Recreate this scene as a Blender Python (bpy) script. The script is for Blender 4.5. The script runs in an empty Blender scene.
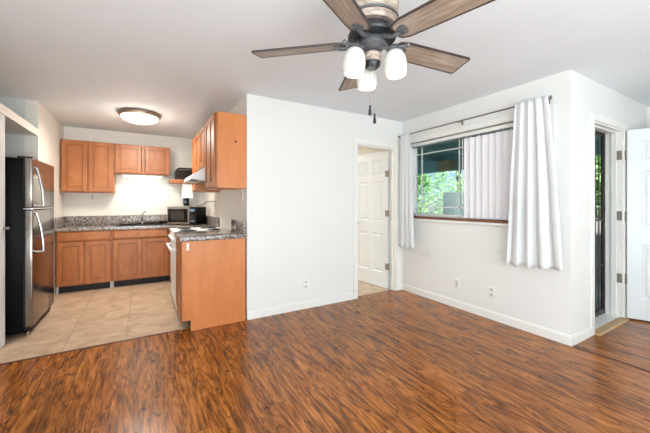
import bpy, bmesh, math, random
from mathutils import Matrix, Vector
random.seed(7)
C = bpy.context.scene.collection
SC = bpy.context.scene
PI = math.pi
R = math.radians

# ------------------------------------------------------------------ camera
cam_d = bpy.data.cameras.new('camera'); cam = bpy.data.objects.new('camera', cam_d); C.objects.link(cam)
cam.location = (0, 0, 1.26)
cam.rotation_euler = (R(90), 0, -math.atan2(0.509, 0.861))
cam_d.sensor_fit = 'HORIZONTAL'; cam_d.sensor_width = 36; cam_d.lens = 307.0/650*36
cam_d.shift_y = -13.5/650
cam_d.clip_start = 0.05; cam_d.clip_end = 200
SC.camera = cam

# ------------------------------------------------------------------ world / sun / lights / exposure
W = bpy.data.worlds.new('World'); SC.world = W; W.use_nodes = True
wn = W.node_tree.nodes; wl = W.node_tree.links
bg = wn['Background']; bg.inputs[1].default_value = 1.0
sky = wn.new('ShaderNodeTexSky'); sky.sky_type = 'HOSEK_WILKIE'; sky.turbidity = 4.0
sky.sun_direction = (0.35, -0.45, 0.82); sky.ground_albedo = 0.4
wl.new(sky.outputs[0], bg.inputs[0]); bg.inputs[1].default_value = 3.2

def light(name, kind, loc, power, col, rot=(0, 0, 0), size=1.0, size_y=None, spread=None):
    d = bpy.data.lights.new(name, kind); d.energy = power; d.color = col
    if kind == 'AREA':
        d.size = size
        if size_y: d.shape = 'RECTANGLE'; d.size_y = size_y
        if spread: d.spread = spread
    elif kind in ('POINT', 'SPOT'): d.shadow_soft_size = size
    elif kind == 'SUN': d.angle = size
    o = bpy.data.objects.new(name, d); C.objects.link(o); o.location = loc; o.rotation_euler = rot
    return o
light('sun', 'SUN', (-10, -8, 15), 9.0, (1, .96, .9), (R(30), R(-30), 0), R(1))
light('rear_fill_light', 'AREA', (.5, -3.1, 1.25), 48, (.85, .935, 1.0), (R(100), 0, 0), 3.2, 2.1)  # unseen fill lamp added behind the camera; the rear wall has no window
light('ceiling_fill_light', 'AREA', (.5, -2.2, .8), 142, (.79, .92, 1.0), (R(150), 0, 0), 3.4, 1.6)  # unseen lamp added low behind the camera, tilted up to whiten the ceiling
light('side_fill_light', 'AREA', (5.1, -1.8, 1.2), 5, (.86, .94, 1.0), (R(115), 0, R(90)), 2.0, 1.8)  # added lamp out of view, shining in from the solid right wall
light('left_fill_light', 'AREA', (-0.98, -0.3, 1.25), 40, (.86, .935, 1.0), (R(112), 0, R(-90)), 2.6, 1.7)  # extra lamp added at the windowless left wall to brighten the living room
light('back_room_fill', 'AREA', (2.0, 5.2, 2.3), 42, (.78, .9, 1), (0, 0, 0), 0.9, 0.9)  # invented overhead lamp, fills the room beyond the interior door

SC.view_settings.view_transform = 'Standard'; SC.view_settings.look = 'None'
SC.view_settings.exposure = 0.47; SC.view_settings.gamma = 1.0
SC.view_settings.use_curve_mapping = False

# ------------------------------------------------------------------ materials
def srgb(r, g, b):
    f = lambda c: (c/255/12.92) if c/255 <= .04045 else ((c/255+.055)/1.055)**2.4
    return (f(r), f(g), f(b), 1)
class Mat:
    def __init__(s, name, col=(200, 200, 200), rough=.5, metal=0, spec=.5, coat=0):
        s.m = bpy.data.materials.new(name); s.m.use_nodes = True
        s.n = s.m.node_tree.nodes; s.l = s.m.node_tree.links
        s.b = s.n['Principled BSDF']
        s.b.inputs['Base Color'].default_value = srgb(*col)
        s.b.inputs['Roughness'].default_value = rough
        s.b.inputs['Metallic'].default_value = metal
        s.b.inputs['Specular IOR Level'].default_value = spec
        s.b.inputs['Coat Weight'].default_value = coat
        s.tc = None
    def coord(s, scale=(1, 1, 1), rot=(0, 0, 0), loc=(0, 0, 0)):
        if not s.tc:
            s.tc = s.n.new('ShaderNodeNewGeometry')
        mp = s.n.new('ShaderNodeMapping'); mp.inputs['Scale'].default_value = scale
        mp.inputs['Rotation'].default_value = rot; mp.inputs['Location'].default_value = loc
        s.l.new(s.tc.outputs['Position'], mp.inputs[0]); return mp.outputs[0]
    def noise(s, vec, scale, detail=3, rough=.5, dist=0):
        t = s.n.new('ShaderNodeTexNoise'); t.inputs['Scale'].default_value = scale
        t.inputs['Detail'].default_value = detail; t.inputs['Roughness'].default_value = rough
        t.inputs['Distortion'].default_value = dist
        s.l.new(vec, t.inputs['Vector']); return t.outputs['Fac']
    def ramp(s, fac, stops):
        r = s.n.new('ShaderNodeValToRGB'); e = r.color_ramp.elements
        while len(e) < len(stops): e.new(.5)
        for i, (p, c) in enumerate(stops): e[i].position = p; e[i].color = srgb(*c)
        s.l.new(fac, r.inputs[0]); return r.outputs[0]
    def mix(s, fac, a, b, mode='MIX'):
        m = s.n.new('ShaderNodeMix'); m.data_type = 'RGBA'; m.blend_type = mode
        for v, k in ((fac, 0), (a, 6), (b, 7)):
            if isinstance(v, (int, float)): m.inputs[k].default_value = v
            elif isinstance(v, tuple): m.inputs[k].default_value = srgb(*v)
            else: s.l.new(v, m.inputs[k])
        return m.outputs[2]
    def col(s, o): s.l.new(o, s.b.inputs['Base Color']); return s
    def bump(s, h, strength=.2, dist=.01):
        b = s.n.new('ShaderNodeBump'); b.inputs['Strength'].default_value = strength
        b.inputs['Distance'].default_value = dist; s.l.new(h, b.inputs['Height'])
        s.l.new(b.outputs[0], s.b.inputs['Normal']); return s
    def rgh(s, o, lo, hi):
        m = s.n.new('ShaderNodeMapRange'); m.inputs[3].default_value = lo; m.inputs[4].default_value = hi
        s.l.new(o, m.inputs[0]); s.l.new(m.outputs[0], s.b.inputs['Roughness']); return s
    def emit(s, col, st):
        s.b.inputs['Emission Color'].default_value = srgb(*col); s.b.inputs['Emission Strength'].default_value = st; return s
M = {}
def paint(name, col, rough=.6, var=5, bump=.05):
    m = Mat(name, col, rough); v = m.noise(m.coord(), 1.3, 3)
    m.col(m.ramp(v, [(.3, tuple(c-var for c in col)), (.7, col)]))
    m.bump(m.noise(m.coord(), 90, 3), bump, .003); M[name] = m.m
    return m
paint('wall_paint', (233, 232, 227), .55, 3)
paint('ceiling_paint', (234, 238, 241), .7, 4, .12)
paint('kitchen_wall_paint', (238, 234, 224), .5, 4)
paint('niche_paint', (222, 226, 222), .6, 4)
paint('back_room_paint', (208, 180, 140), .6, 4)
paint('trim_white', (238, 236, 230), .35, 2, .01)
paint('door_white', (228, 231, 230), .35, 2, .01)
paint('appliance_white', (238, 239, 238), .5, 2, .01)
paint('fabric_grey', (60, 62, 66), .8, 4)
paint('teal_paint', (142, 176, 180), .6, 8)
paint('tan_paint', (176, 150, 116), .6, 8)
paint('utility_grey', (120, 128, 130), .6, 8)
paint('concrete', (176, 174, 170), .8, 14)

def m_floor():
    m = Mat('wood_floor', rough=.26, spec=.38)
    br = m.n.new('ShaderNodeTexBrick'); br.offset = .43; br.offset_frequency = 2
    m.l.new(m.coord((1, 1, 1), (0, 0, R(90)), (.07, .3, 0)), br.inputs['Vector'])
    br.inputs['Color1'].default_value = (0, 0, 0, 1); br.inputs['Color2'].default_value = (1, 1, 1, 1)
    br.inputs['Mortar'].default_value = (.5, .5, .5, 1)
    br.inputs['Scale'].default_value = 1; br.inputs['Mortar Size'].default_value = .0012
    br.inputs['Brick Width'].default_value = 1.22; br.inputs['Row Height'].default_value = .125
    # shift the grain from plank to plank
    sh = m.n.new('ShaderNodeVectorMath'); sh.operation = 'MULTIPLY_ADD'
    m.l.new(br.outputs['Color'], sh.inputs[0]); sh.inputs[1].default_value = (3, 7, 5)
    gc = m.coord((8.5, 1.15, 1)); m.l.new(gc, sh.inputs[2])
    grain = m.noise(sh.outputs[0], 1.5, 7, .68, 2.4)
    base = m.ramp(grain, [(.37, (40, 18, 5)), (.44, (104, 54, 16)), (.49, (150, 83, 26)), (.58, (186, 110, 42)), (.70, (214, 142, 68))])
    fine = m.noise(m.coord((60, 3, 1)), 1.6, 5, .6, .6)
    base = m.mix(.35, base, m.ramp(fine, [(.3, (60, 28, 8)), (.6, (196, 124, 56))]), 'MIX')
    # contour-like figure: long dark and light veins
    sh2 = m.n.new('ShaderNodeVectorMath'); sh2.operation = 'MULTIPLY_ADD'
    m.l.new(br.outputs['Color'], sh2.inputs[0]); sh2.inputs[1].default_value = (5, 3, 9)
    m.l.new(m.coord((4.6, .6, 1)), sh2.inputs[2])
    fig = m.noise(sh2.outputs[0], 1.2, 3, .45, .9)
    mu = m.n.new('ShaderNodeMath'); mu.operation = 'MULTIPLY'; mu.inputs[1].default_value = 22; m.l.new(fig, mu.inputs[0])
    pp = m.n.new('ShaderNodeMath'); pp.operation = 'PINGPONG'; pp.inputs[1].default_value = 1; m.l.new(mu.outputs[0], pp.inputs[0])
    base = m.mix(m.ramp(pp.outputs[0], [(.0, (215, 215, 215)), (.22, (0, 0, 0))]), base, (54, 24, 7))
    base = m.mix(m.ramp(pp.outputs[0], [(.8, (0, 0, 0)), (1.0, (130, 130, 130))]), base, (230, 160, 88))
    big = m.noise(m.coord((2.2, .5, 1), loc=(7, 2, 0)), 1.5, 2, .5, .5)
    base = m.mix(m.ramp(big, [(.36, (120, 120, 120)), (.52, (0, 0, 0))]), base, (96, 46, 16))
    kn = m.noise(m.coord((10, 2.8, 1), loc=(3, 1, 0)), 1.3, 3, .5, 2.0)
    kmask = m.ramp(kn, [(.30, (230, 230, 230)), (.355, (0, 0, 0))])
    base = m.mix(kmask, base, (48, 22, 8))
    tone = m.mix(.25, (255, 255, 255), m.ramp(br.outputs['Color'], [(0, (196, 160, 140)), (1, (255, 255, 255))]), 'MIX')
    base = m.mix(1.0, base, tone, 'MULTIPLY')
    base = m.mix(br.outputs['Fac'], base, (70, 34, 16))
    m.col(base); m.rgh(grain, .2, .3)
    m.bump(grain, .06, .002)
    return m
M['wood_floor'] = m_floor().m
def m_tile():
    m = Mat('floor_tile', rough=.38)
    br = m.n.new('ShaderNodeTexBrick'); br.offset = 0
    m.l.new(m.coord((1, 1, 1), (0, 0, 0), (.14, .05, 0)), br.inputs['Vector'])
    n = m.noise(m.coord((1.6, 1.6, 1)), 3, 6, .6, 1)
    br.inputs['Color1'].default_value = (0, 0, 0, 1); br.inputs['Color2'].default_value = (1, 1, 1, 1)
    br.inputs['Mortar'].default_value = (.5, .5, .5, 1)
    br.inputs['Scale'].default_value = 1; br.inputs['Mortar Size'].default_value = .003
    br.inputs['Brick Width'].default_value = .46; br.inputs['Row Height'].default_value = .46
    base = m.ramp(n, [(.3, (172, 146, 118)), (.5, (198, 172, 144)), (.7, (214, 192, 166))])
    base = m.mix(br.outputs['Fac'], base, (146, 122, 94))
    m.col(base); m.bump(n, .05, .003); return m
M['floor_tile'] = m_tile().m
def m_wood(name, a, b, c, sc=(6, 6, 1.0), rough=.38):
    m = Mat(name, rough=rough)
    n = m.noise(m.coord(sc), 1.6, 5, .6, .8)
    f = m.noise(m.coord((sc[0]*9, sc[1]*9, sc[2]*2)), 2, 3)
    base = m.ramp(n, [(.28, a), (.5, b), (.72, c)])
    base = m.mix(.16, base, m.ramp(f, [(.35, a), (.65, c)]))
    m.col(base); m.bump(f, .04, .002); M[name] = m.m
m_wood('maple', (146, 84, 38), (170, 102, 50), (188, 120, 64), (3, 3, 1.2))
m_wood('maple_dark', (118, 68, 32), (136, 80, 40), (150, 92, 48))  # darker maple for the strips inside the cabinet door frames
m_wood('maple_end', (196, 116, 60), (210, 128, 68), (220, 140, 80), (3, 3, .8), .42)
m_wood('shelf_wood', (150, 84, 36), (176, 104, 48), (190, 118, 60), (1, 6, 6))
m_wood('sill_wood', (104, 56, 34), (128, 72, 44), (150, 90, 58), (6, 1, 6))
m_wood('threshold_wood', (170, 130, 86), (192, 152, 104), (210, 174, 128), (1, 6, 6))
m_wood('strip_wood', (70, 34, 18), (92, 48, 26), (110, 60, 34), (6, 1, 6))
m_wood('bark', (60, 46, 34), (84, 66, 48), (110, 90, 66))
m_wood('barrel_wood', (112, 92, 80), (170, 150, 134), (214, 200, 184), (9, 9, 34), .5)
def m_blade():
    m = Mat('blade_wood', rough=.4)
    tcn = m.n.new('ShaderNodeTexCoord'); mp = m.n.new('ShaderNodeMapping'); mp.inputs['Scale'].default_value = (1.5, 16, 1)
    m.l.new(tcn.outputs['Object'], mp.inputs[0])
    n = m.noise(mp.outputs[0], 2.2, 5, .6, .7)
    m.col(m.ramp(n, [(.3, (116, 100, 86)), (.5, (150, 132, 116)), (.72, (176, 160, 144))])); return m
M['blade_wood'] = m_blade().m
def m_granite():
    m = Mat('granite', rough=.16)
    v = m.n.new('ShaderNodeTexVoronoi'); v.inputs['Scale'].default_value = 75; m.l.new(m.coord(), v.inputs['Vector'])
    n = m.noise(m.coord(), 38, 4, .7)
    a = m.ramp(n, [(.34, (38, 34, 34)), (.45, (104, 92, 86)), (.56, (162, 150, 142)), (.7, (206, 198, 190))])
    sp = m.n.new('ShaderNodeSeparateColor'); m.l.new(v.outputs['Color'], sp.inputs[0])
    b = m.ramp(sp.outputs[0], [(.15, (40, 36, 36)), (.5, (140, 126, 118)), (.85, (204, 196, 188))])
    m.col(m.mix(.5, a, b)); return m
M['granite'] = m_granite().m
def m_steel(name, col, rough, sc):
    m = Mat(name, col, rough, 1.0)
    n = m.noise(m.coord(sc), 2, 3)
    m.rgh(n, rough-.04, rough+.06); M[name] = m.m
m_steel('stainless', (142, 134, 127), .17, (1, 1, 120))
m_steel('stainless_edge', (176, 168, 160), .38, (1, 1, 120))
m_steel('chrome', (200, 200, 204), .12, (9, 9, 9))
m_steel('nickel', (150, 142, 132), .3, (9, 9, 9))
m_steel('bronze', (150, 134, 118), .45, (20, 20, 20))
def plain(name, col, rough=.5, metal=0, var=6, **k):
    m = Mat(name, col, rough, metal, **k)
    n = m.noise(m.coord(), 14, 3)
    m.col(m.ramp(n, [(.3, tuple(max(0, c-var) for c in col)), (.7, col)])); M[name] = m.m; return m
plain('pewter', (110, 111, 113), .36, .55)
plain('hinge_metal', (150, 142, 128), .45, .35)
plain('socket_grey', (206, 204, 198), .5)
plain('black_gloss', (14, 15, 18), .18)
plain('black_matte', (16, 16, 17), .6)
plain('black_side', (6, 7, 9), .45, spec=.12)
plain('iron_black', (30, 30, 33), .4)
plain('edge_dark', (56, 46, 40), .5)
plain('gate_brown', (52, 42, 42), .45)
plain('cooktop_coil', (28, 28, 30), .5)
plain('display_blue', (120, 150, 180), .3)
plain('dark_glass', (46, 44, 42), .08)
plain('toaster_dark', (44, 50, 44), .25)
plain('sticker_white', (240, 238, 232), .6)
plain('carpet_mat', (84, 70, 60), .9)
plain('chain_metal', (120, 116, 110), .5, .3)
def m_cloth():
    m = Mat('curtain_cloth', (244, 245, 244), .85)
    n = m.noise(m.coord((1, 1, 1)), 260, 2)
    m.bump(n, .1, .001)
    b2 = m.n.new('ShaderNodeBsdfTranslucent'); b2.inputs[0].default_value = srgb(244, 245, 244)
    mx = m.n.new('ShaderNodeMixShader'); mx.inputs[0].default_value = .25
    out = m.n['Material Output']; m.l.new(m.b.outputs[0], mx.inputs[1]); m.l.new(b2.outputs[0], mx.inputs[2])
    m.l.new(mx.outputs[0], out.inputs[0]); return m
M['curtain_cloth'] = m_cloth().m
def m_vane():
    m = Mat('vane_vinyl', (246, 243, 243), .5)
    m.bump(m.noise(m.coord((60, 60, 2)), 3, 2), .05, .001)
    b2 = m.n.new('ShaderNodeBsdfTranslucent'); b2.inputs[0].default_value = srgb(240, 234, 236)
    mx = m.n.new('ShaderNodeMixShader'); mx.inputs[0].default_value = .12
    out = m.n['Material Output']; m.l.new(m.b.outputs[0], mx.inputs[1]); m.l.new(b2.outputs[0], mx.inputs[2])
    m.l.new(mx.outputs[0], out.inputs[0]); return m
M['vane_vinyl'] = m_vane().m
g = Mat('window_glass', (225, 240, 240), .0); g.b.inputs['Transmission Weight'].default_value = 1; g.b.inputs['IOR'].default_value = 1.02
g.m.use_nodes = True; M['window_glass'] = g.m
sh = Mat('shade_glass', (206, 204, 196), .35); sh.emit((255, 250, 242), .04); M['shade_glass'] = sh.m
sh = Mat('shade_inside', (226, 232, 250), .4); sh.emit((220, 228, 255), .1); M['shade_inside'] = sh.m
sh = Mat('bulb', (255, 255, 255), .3); sh.emit((235, 240, 255), .5); M['bulb'] = sh.m
sh = Mat('dome_glass', (255, 248, 236), .3); sh.emit((255, 240, 214), 5.0); M['dome_glass'] = sh.m
sh = Mat('tube_glow', (255, 255, 250), .3); sh.emit((232, 255, 240), 3.5); M['tube_glow'] = sh.m
def m_leaf(name, a, b, c):
    m = Mat(name, rough=.6)
    n = m.noise(m.coord(), 5, 3)
    col = m.ramp(n, [(.3, a), (.5, b), (.7, c)]); m.col(col)
    b2 = m.n.new('ShaderNodeBsdfTranslucent'); m.l.new(col, b2.inputs[0])
    mx = m.n.new('ShaderNodeMixShader'); mx.inputs[0].default_value = .4
    out = m.n['Material Output']; m.l.new(m.b.outputs[0], mx.inputs[1]); m.l.new(b2.outputs[0], mx.inputs[2])
    m.l.new(mx.outputs[0], out.inputs[0]); M[name] = m.m
m_leaf('leaf_green', (110, 158, 92), (150, 192, 120), (206, 230, 176))
m_leaf('leaf_pale', (150, 190, 136), (188, 218, 168), (226, 242, 210))
plain('lawn', (96, 128, 66), .9, var=30)

# ------------------------------------------------------------------ mesh helpers
ORG = {}
class B:
    def __init__(s, Mx=None): s.bm = bmesh.new(); s.M = Mx or Matrix()
    def _new(s, geom_verts):
        bmesh.ops.transform(s.bm, matrix=s.M, verts=geom_verts)
    def box(s, x0, x1, y0, y1, z0, z1, bev=0.0, seg=2):
        vs = [s.bm.verts.new((x, y, z)) for z in (z0, z1) for (x, y) in ((x0, y0), (x1, y0), (x1, y1), (x0, y1))]
        fs = [s.bm.faces.new([vs[i] for i in f]) for f in ((3, 2, 1, 0), (4, 5, 6, 7), (0, 1, 5, 4), (1, 2, 6, 5), (2, 3, 7, 6), (3, 0, 4, 7))]
        if bev:
            es = set(e for f in fs for e in f.edges)
            r = bmesh.ops.bevel(s.bm, geom=list(es), offset=bev, segments=seg, affect='EDGES', profile=.5)
            allv = set(v for f in r['faces'] for v in f.verts)
            for f in fs:
                if f.is_valid: allv |= set(f.verts)
            vs = list(allv)
        s._new(vs); return s
    def prism(s, pts, axis, a0, a1):
        """outline pts extruded along axis (0,1,2) from a0 to a1; pts are the two other coords in order"""
        def mk(p, a):
            if axis == 0: return (a, p[0], p[1])
            if axis == 1: return (p[0], a, p[1])
            return (p[0], p[1], a)
        A = [s.bm.verts.new(mk(p, a0)) for p in pts]; D = [s.bm.verts.new(mk(p, a1)) for p in pts]
        n = len(pts)
        s.bm.faces.new(A); s.bm.faces.new(D[::-1])
        for i in range(n): s.bm.faces.new([A[i], D[i], D[(i+1) % n], A[(i+1) % n]])
        s._new(A+D); return s
    def lathe(s, prof, c=(0, 0, 0), seg=28, axis=None, cap=True):
        rings = []; allv = []
        T = Matrix.Translation(Vector(c))
        if axis is not None: T = T @ Vector((0, 0, 1)).rotation_difference(Vector(axis).normalized()).to_matrix().to_4x4()
        for r, z in prof:
            if r < 1e-5: v = s.bm.verts.new(T @ Vector((0, 0, z))); rings.append([v]); allv.append(v)
            else:
                ring = [s.bm.verts.new(T @ Vector((r*math.cos(2*PI*i/seg), r*math.sin(2*PI*i/seg), z))) for i in range(seg)]
                rings.append(ring); allv += ring
        for a, b in zip(rings, rings[1:]):
            for i in range(seg):
                j = (i+1) % seg
                if len(a) == 1 and len(b) == 1: continue
                if len(a) == 1: s.bm.faces.new([a[0], b[j], b[i]])
                elif len(b) == 1: s.bm.faces.new([a[i], a[j], b[0]])
                else: s.bm.faces.new([a[i], a[j], b[j], b[i]])
        if cap:
            if len(rings[0]) > 1: s.bm.faces.new(rings[0][::-1])
            if len(rings[-1]) > 1: s.bm.faces.new(rings[-1])
        s._new(allv); return s
    def cyl(s, p0, p1, r0, r1=None, seg=16):
        r1 = r0 if r1 is None else r1
        p0 = Vector(p0); p1 = Vector(p1); L = (p1-p0).length
        return s.lathe([(r0, 0), (r1, L)], p0, seg, p1-p0)
    def sph(s, c, r, seg=16, sz=1):
        pr = [(r*math.sin(PI*i/8), -r*sz*math.cos(PI*i/8)) for i in range(9)]
        return s.lathe(pr, c, seg)
    def tube(s, pts, r, seg=8):
        pts = [Vector(p) for p in pts]; rings = []; allv = []
        up = None
        for i, p in enumerate(pts):
            t = (pts[min(i+1, len(pts)-1)]-pts[max(i-1, 0)]).normalized()
            if up is None: up = t.orthogonal().normalized()
            up = (up - t*up.dot(t)).normalized(); w = t.cross(up)
            rr = r[i] if isinstance(r, (list, tuple)) else r
            ring = [s.bm.verts.new(p+up*rr*math.cos(2*PI*k/seg)+w*rr*math.sin(2*PI*k/seg)) for k in range(seg)]
            rings.append(ring); allv += ring
        for a, b in zip(rings, rings[1:]):
            for k in range(seg): s.bm.faces.new([a[k], a[(k+1) % seg], b[(k+1) % seg], b[k]])
        s.bm.faces.new(rings[0][::-1]); s.bm.faces.new(rings[-1])
        s._new(allv); return s
    def out(s, name, mat, parent=None, smooth=None, world=True, loc=None):
        bm = s.bm
        bmesh.ops.remove_doubles(bm, verts=bm.verts, dist=1e-6)
        bmesh.ops.recalc_face_normals(bm, faces=bm.faces)
        o_ = None
        if parent is not None and world:
            o_ = ORG[parent.name]
            if o_ is not None: bmesh.ops.translate(bm, verts=bm.verts, vec=-o_)
        elif loc is not None:
            bmesh.ops.translate(bm, verts=bm.verts, vec=-Vector(loc))
        me = bpy.data.meshes.new(name); bm.to_mesh(me); bm.free()
        me.materials.append(M[mat] if isinstance(mat, str) else mat)
        o = bpy.data.objects.new(name, me); C.objects.link(o)
        if parent is not None: o.parent = parent; ORG[o.name] = ORG[parent.name]
        else:
            if loc is not None: o.location = loc
            ORG[o.name] = Vector(loc) if loc is not None else Vector((0, 0, 0))
        sm = smooth if smooth is not None else True
        if sm:
            for p in me.polygons: p.use_smooth = True
            md = me
            try:
                for e in me.edges: pass
                import bmesh as _b
                b2 = _b.new(); b2.from_mesh(me)
                for e in b2.edges:
                    if len(e.link_faces) == 2: e.smooth = e.calc_face_angle(0) < R(38)
                    else: e.smooth = False
                b2.to_mesh(me); b2.free()
            except Exception: pass
        return o
def tag(o, label, cat, group=None, kind=None):
    if label: o['label'] = label
    if cat: o['category'] = cat
    if group: o['group'] = group
    if kind: o['kind'] = kind
    return o
def thing(name, label, cat, loc, rotz=0, group=None):
    o = bpy.data.objects.new(name, None); o.empty_display_size = .1; C.objects.link(o)
    o.location = loc; o.rotation_euler = (0, 0, rotz); tag(o, label, cat, group)
    ORG[o.name] = Vector(loc) if rotz == 0 else Vector((0, 0, 0))
    return o
def struct(name, b, mat, parent=None):
    o = b.out(name, mat, parent, smooth=False)
    if parent is None: o['kind'] = 'structure'
    return o
def dup(root, loc, rotz, label, group=None):
    r = root.copy(); C.objects.link(r); r.location = loc; r.rotation_euler = (0, 0, rotz)
    r['label'] = label
    if group: r['group'] = group
    for ch in list(root.children):
        c = ch.copy(); C.objects.link(c); c.parent = r
        for g2 in ch.children:
            d = g2.copy(); C.objects.link(d); d.parent = c
    return r

CEIL = 2.44
# ------------------------------------------------------------------ structure
XW = 0.96   # wall between the kitchen and the living room wall end
YA = 3.28   # living room back wall
XB = 3.25   # window wall
YC = 1.23   # front door wall
XD = 5.30
XL = -1.05
YK = 6.10
T = .12
struct('floor', B().box(XL-.12, XB, -3.32, 3.35, -.06, 0).box(XB, XD+.12, -3.32, YC, -.06, 0), 'wood_floor')
struct('floor_kitchen', B().box(-2.0, XW+.12, 3.35, YK+.12, -.06, 0), 'floor_tile')
struct('floor_back_room', B().box(XW+.12, XB+.12, 3.35, 5.9, -.06, 0), 'floor_tile')
struct('ceiling', B().box(-2.0, XB+.14, -3.32, YK+.12, CEIL, CEIL+.1).box(XB+.14, XD+.12, -3.32, YC+.14, CEIL, CEIL+.1), 'ceiling_paint')
# back wall of the living room with door opening X 2.43..3.10
DA0, DA1, DAH = 2.43, 3.12, 2.055
struct('wall_back', B().box(XW, DA0, YA, YA+T, 0, CEIL).box(DA1, XB, YA, YA+T, 0, CEIL).box(DA0, DA1, YA, YA+T, DAH, CEIL), 'wall_paint')
# window wall, opening Y 1.41..3.15  Z 1.075..2.10
WY0, WY1, WZ0, WZ1 = 1.42, 3.14, 1.075, 2.10
TB = .14
struct('wall_window', B().box(XB, XB+TB, YC, WY0, 0, CEIL).box(XB, XB+TB, WY1, 5.9, 0, CEIL).box(XB, XB+TB, WY0, WY1, 0, WZ0).box(XB, XB+TB, WY0, WY1, WZ1, CEIL), 'wall_paint')
# front door wall, opening X 3.72..4.47
FD0, FD1, FDH = 3.72, 4.50, 2.06
struct('wall_entry', B().box(XB+TB, FD0, YC, YC+TB, 0, CEIL).box(FD1, XD+.12, YC, YC+TB, 0, CEIL).box(FD0, FD1, YC, YC+TB, FDH, CEIL), 'wall_paint')
struct('wall_right', B().box(XD, XD+.12, -3.2, YC, 0, CEIL), 'wall_paint')
struct('wall_rear', B().box(XL-.12, XD+.12, -3.32, -3.2, 0, CEIL), 'wall_paint')
struct('wall_left', B().box(XL-.12, XL, -3.2, 3.0, 0, CEIL), 'wall_paint')
struct('wall_kitchen_back', B().box(-1.17, XW+.12, YK, YK+.12, 0, CEIL), 'kitchen_wall_paint')
struct('wall_kitchen_left', B().box(XL-.12, XL, 4.75, YK, 0, CEIL), 'kitchen_wall_paint')
struct('wall_kitchen_right', B().box(XW, XW+.12, YA+T, YK, 0, CEIL), 'kitchen_wall_paint')
struct('ceiling_back_room', B().box(XW+.13, XB, YA+T, 5.78, 2.42, 2.439), 'back_room_paint')
struct('wall_niche', B().box(-2.0, XL-.12, 4.75, 4.87, 0, CEIL).box(-2.0, -1.9, 2.9, 4.75, 0, CEIL).box(-2.0, XL-.12, 2.88, 3.0, 0, CEIL), 'niche_paint')
struct('wall_back_room', B().box(XW+.12, XB, 5.78, 5.9, 0, CEIL).box(XW+.12, XW+.13, YA+T, 5.78, 0, CEIL), 'back_room_paint')
# niche header board, open above
struct('trim_niche_header', B().box(XL-.8, XL, 3.0, 4.75, 2.035, 2.115), 'kitchen_wall_paint')
struct('trim_niche_corner', B().box(-1.165, -1.155, 4.742, 4.75, 2.115, CEIL), 'niche_paint')
# baseboards
def base_bd(name, p): 
    b = B()
    for (x0, x1, y0, y1, ax, sg) in p:
        b.box(x0, x1, y0, y1, 0, .075)
        if ax == 'y': b.box(x0, x1, y0 + (.005 if sg < 0 else 0), y1 - (.005 if sg > 0 else 0), .075, .088)
        else: b.box(x0 + (.005 if sg < 0 else 0), x1 - (.005 if sg > 0 else 0), y0, y1, .075, .088)
    struct(name, b, 'trim_white')
base_bd('baseboard_back', [(XW, 2.365, YA-.014, YA, 'y', -1), (3.185, XB-.014, YA-.014, YA, 'y', -1)])
base_bd('baseboard_window', [(XB-.014, XB, YC-.014, YA, 'x', -1)])
base_bd('baseboard_entry', [(XB, 3.655, YC-.014, YC, 'y', -1), (4.565, XD, YC-.014, YC, 'y', -1)])
base_bd('baseboard_right', [(XD-.014, XD, -3.2, YC-.014, 'x', -1)])
# door casings
def casing(name, b): struct(name, b, 'trim_white')
b = B()
b.box(2.366, 2.431, YA-.016, YA, 0, 2.115, .004).box(3.12, 3.185, YA-.016, YA, 0, 2.115, .004).box(2.431, 3.12, YA-.016, YA, 2.05, 2.115, .004)
b.box(DA0, DA0+.014, YA, YA+T, 0, DAH).box(DA1-.014, DA1, YA, YA+T, 0, DAH).box(DA0+.014, DA1-.014, YA, YA+T, DAH-.014, DAH)
b.box(DA0+.014, DA0+.026, YA+.035, YA+.07, 0, DAH-.014).box(DA1-.026, DA1-.014, YA+.035, YA+.07, 0, DAH-.014).box(DA0+.026, DA1-.026, YA+.035, YA+.07, DAH-.026, DAH-.014)
casing('trim_1', b)
b = B()
b.box(3.655, 3.72, YC-.016, YC, 0, 2.12, .004).box(4.50, 4.565, YC-.016, YC, 0, 2.12, .004).box(3.72, 4.50, YC-.016, YC, 2.055, 2.12, .004)
b.box(FD0, FD0+.02, YC, YC+TB, 0, FDH).box(FD1-.02, FD1, YC, YC+TB, 0, FDH).box(FD0+.02, FD1-.02, YC, YC+TB, FDH-.02, FDH)
b.box(FD0+.02, FD0+.034, YC+.045, YC+.09, 0, FDH-.02).box(FD1-.034, FD1-.02, YC+.045, YC+.09, 0, FDH-.02).box(FD0+.034, FD1-.034, YC+.045, YC+.09, FDH-.034, FDH-.02)
casing('trim_2', b)
# thresholds / strips
struct('trim_3', B().prism([(YC-.055, 0), (YC-.045, .012), (YC+.02, .016), (YC+.02, 0)], 0, FD0+.001, FD1-.001), 'threshold_wood')
struct('trim_4', B().box(FD0+.02, FD1-.02, YC+.02, YC+TB+.12, -.03, .012, .003), 'trim_white')
struct('trim_5', B().prism([(XB-.012, 0), (XB-.008, .005), (XB+.02, .005), (XB+.026, 0)], 1, -3.2, YC-.016), 'strip_wood')
struct('trim_6', B().prism([(3.335, 0), (3.34, .004), (3.36, .004), (3.365, 0)], 0, XL, .31), 'strip_wood')
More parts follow.
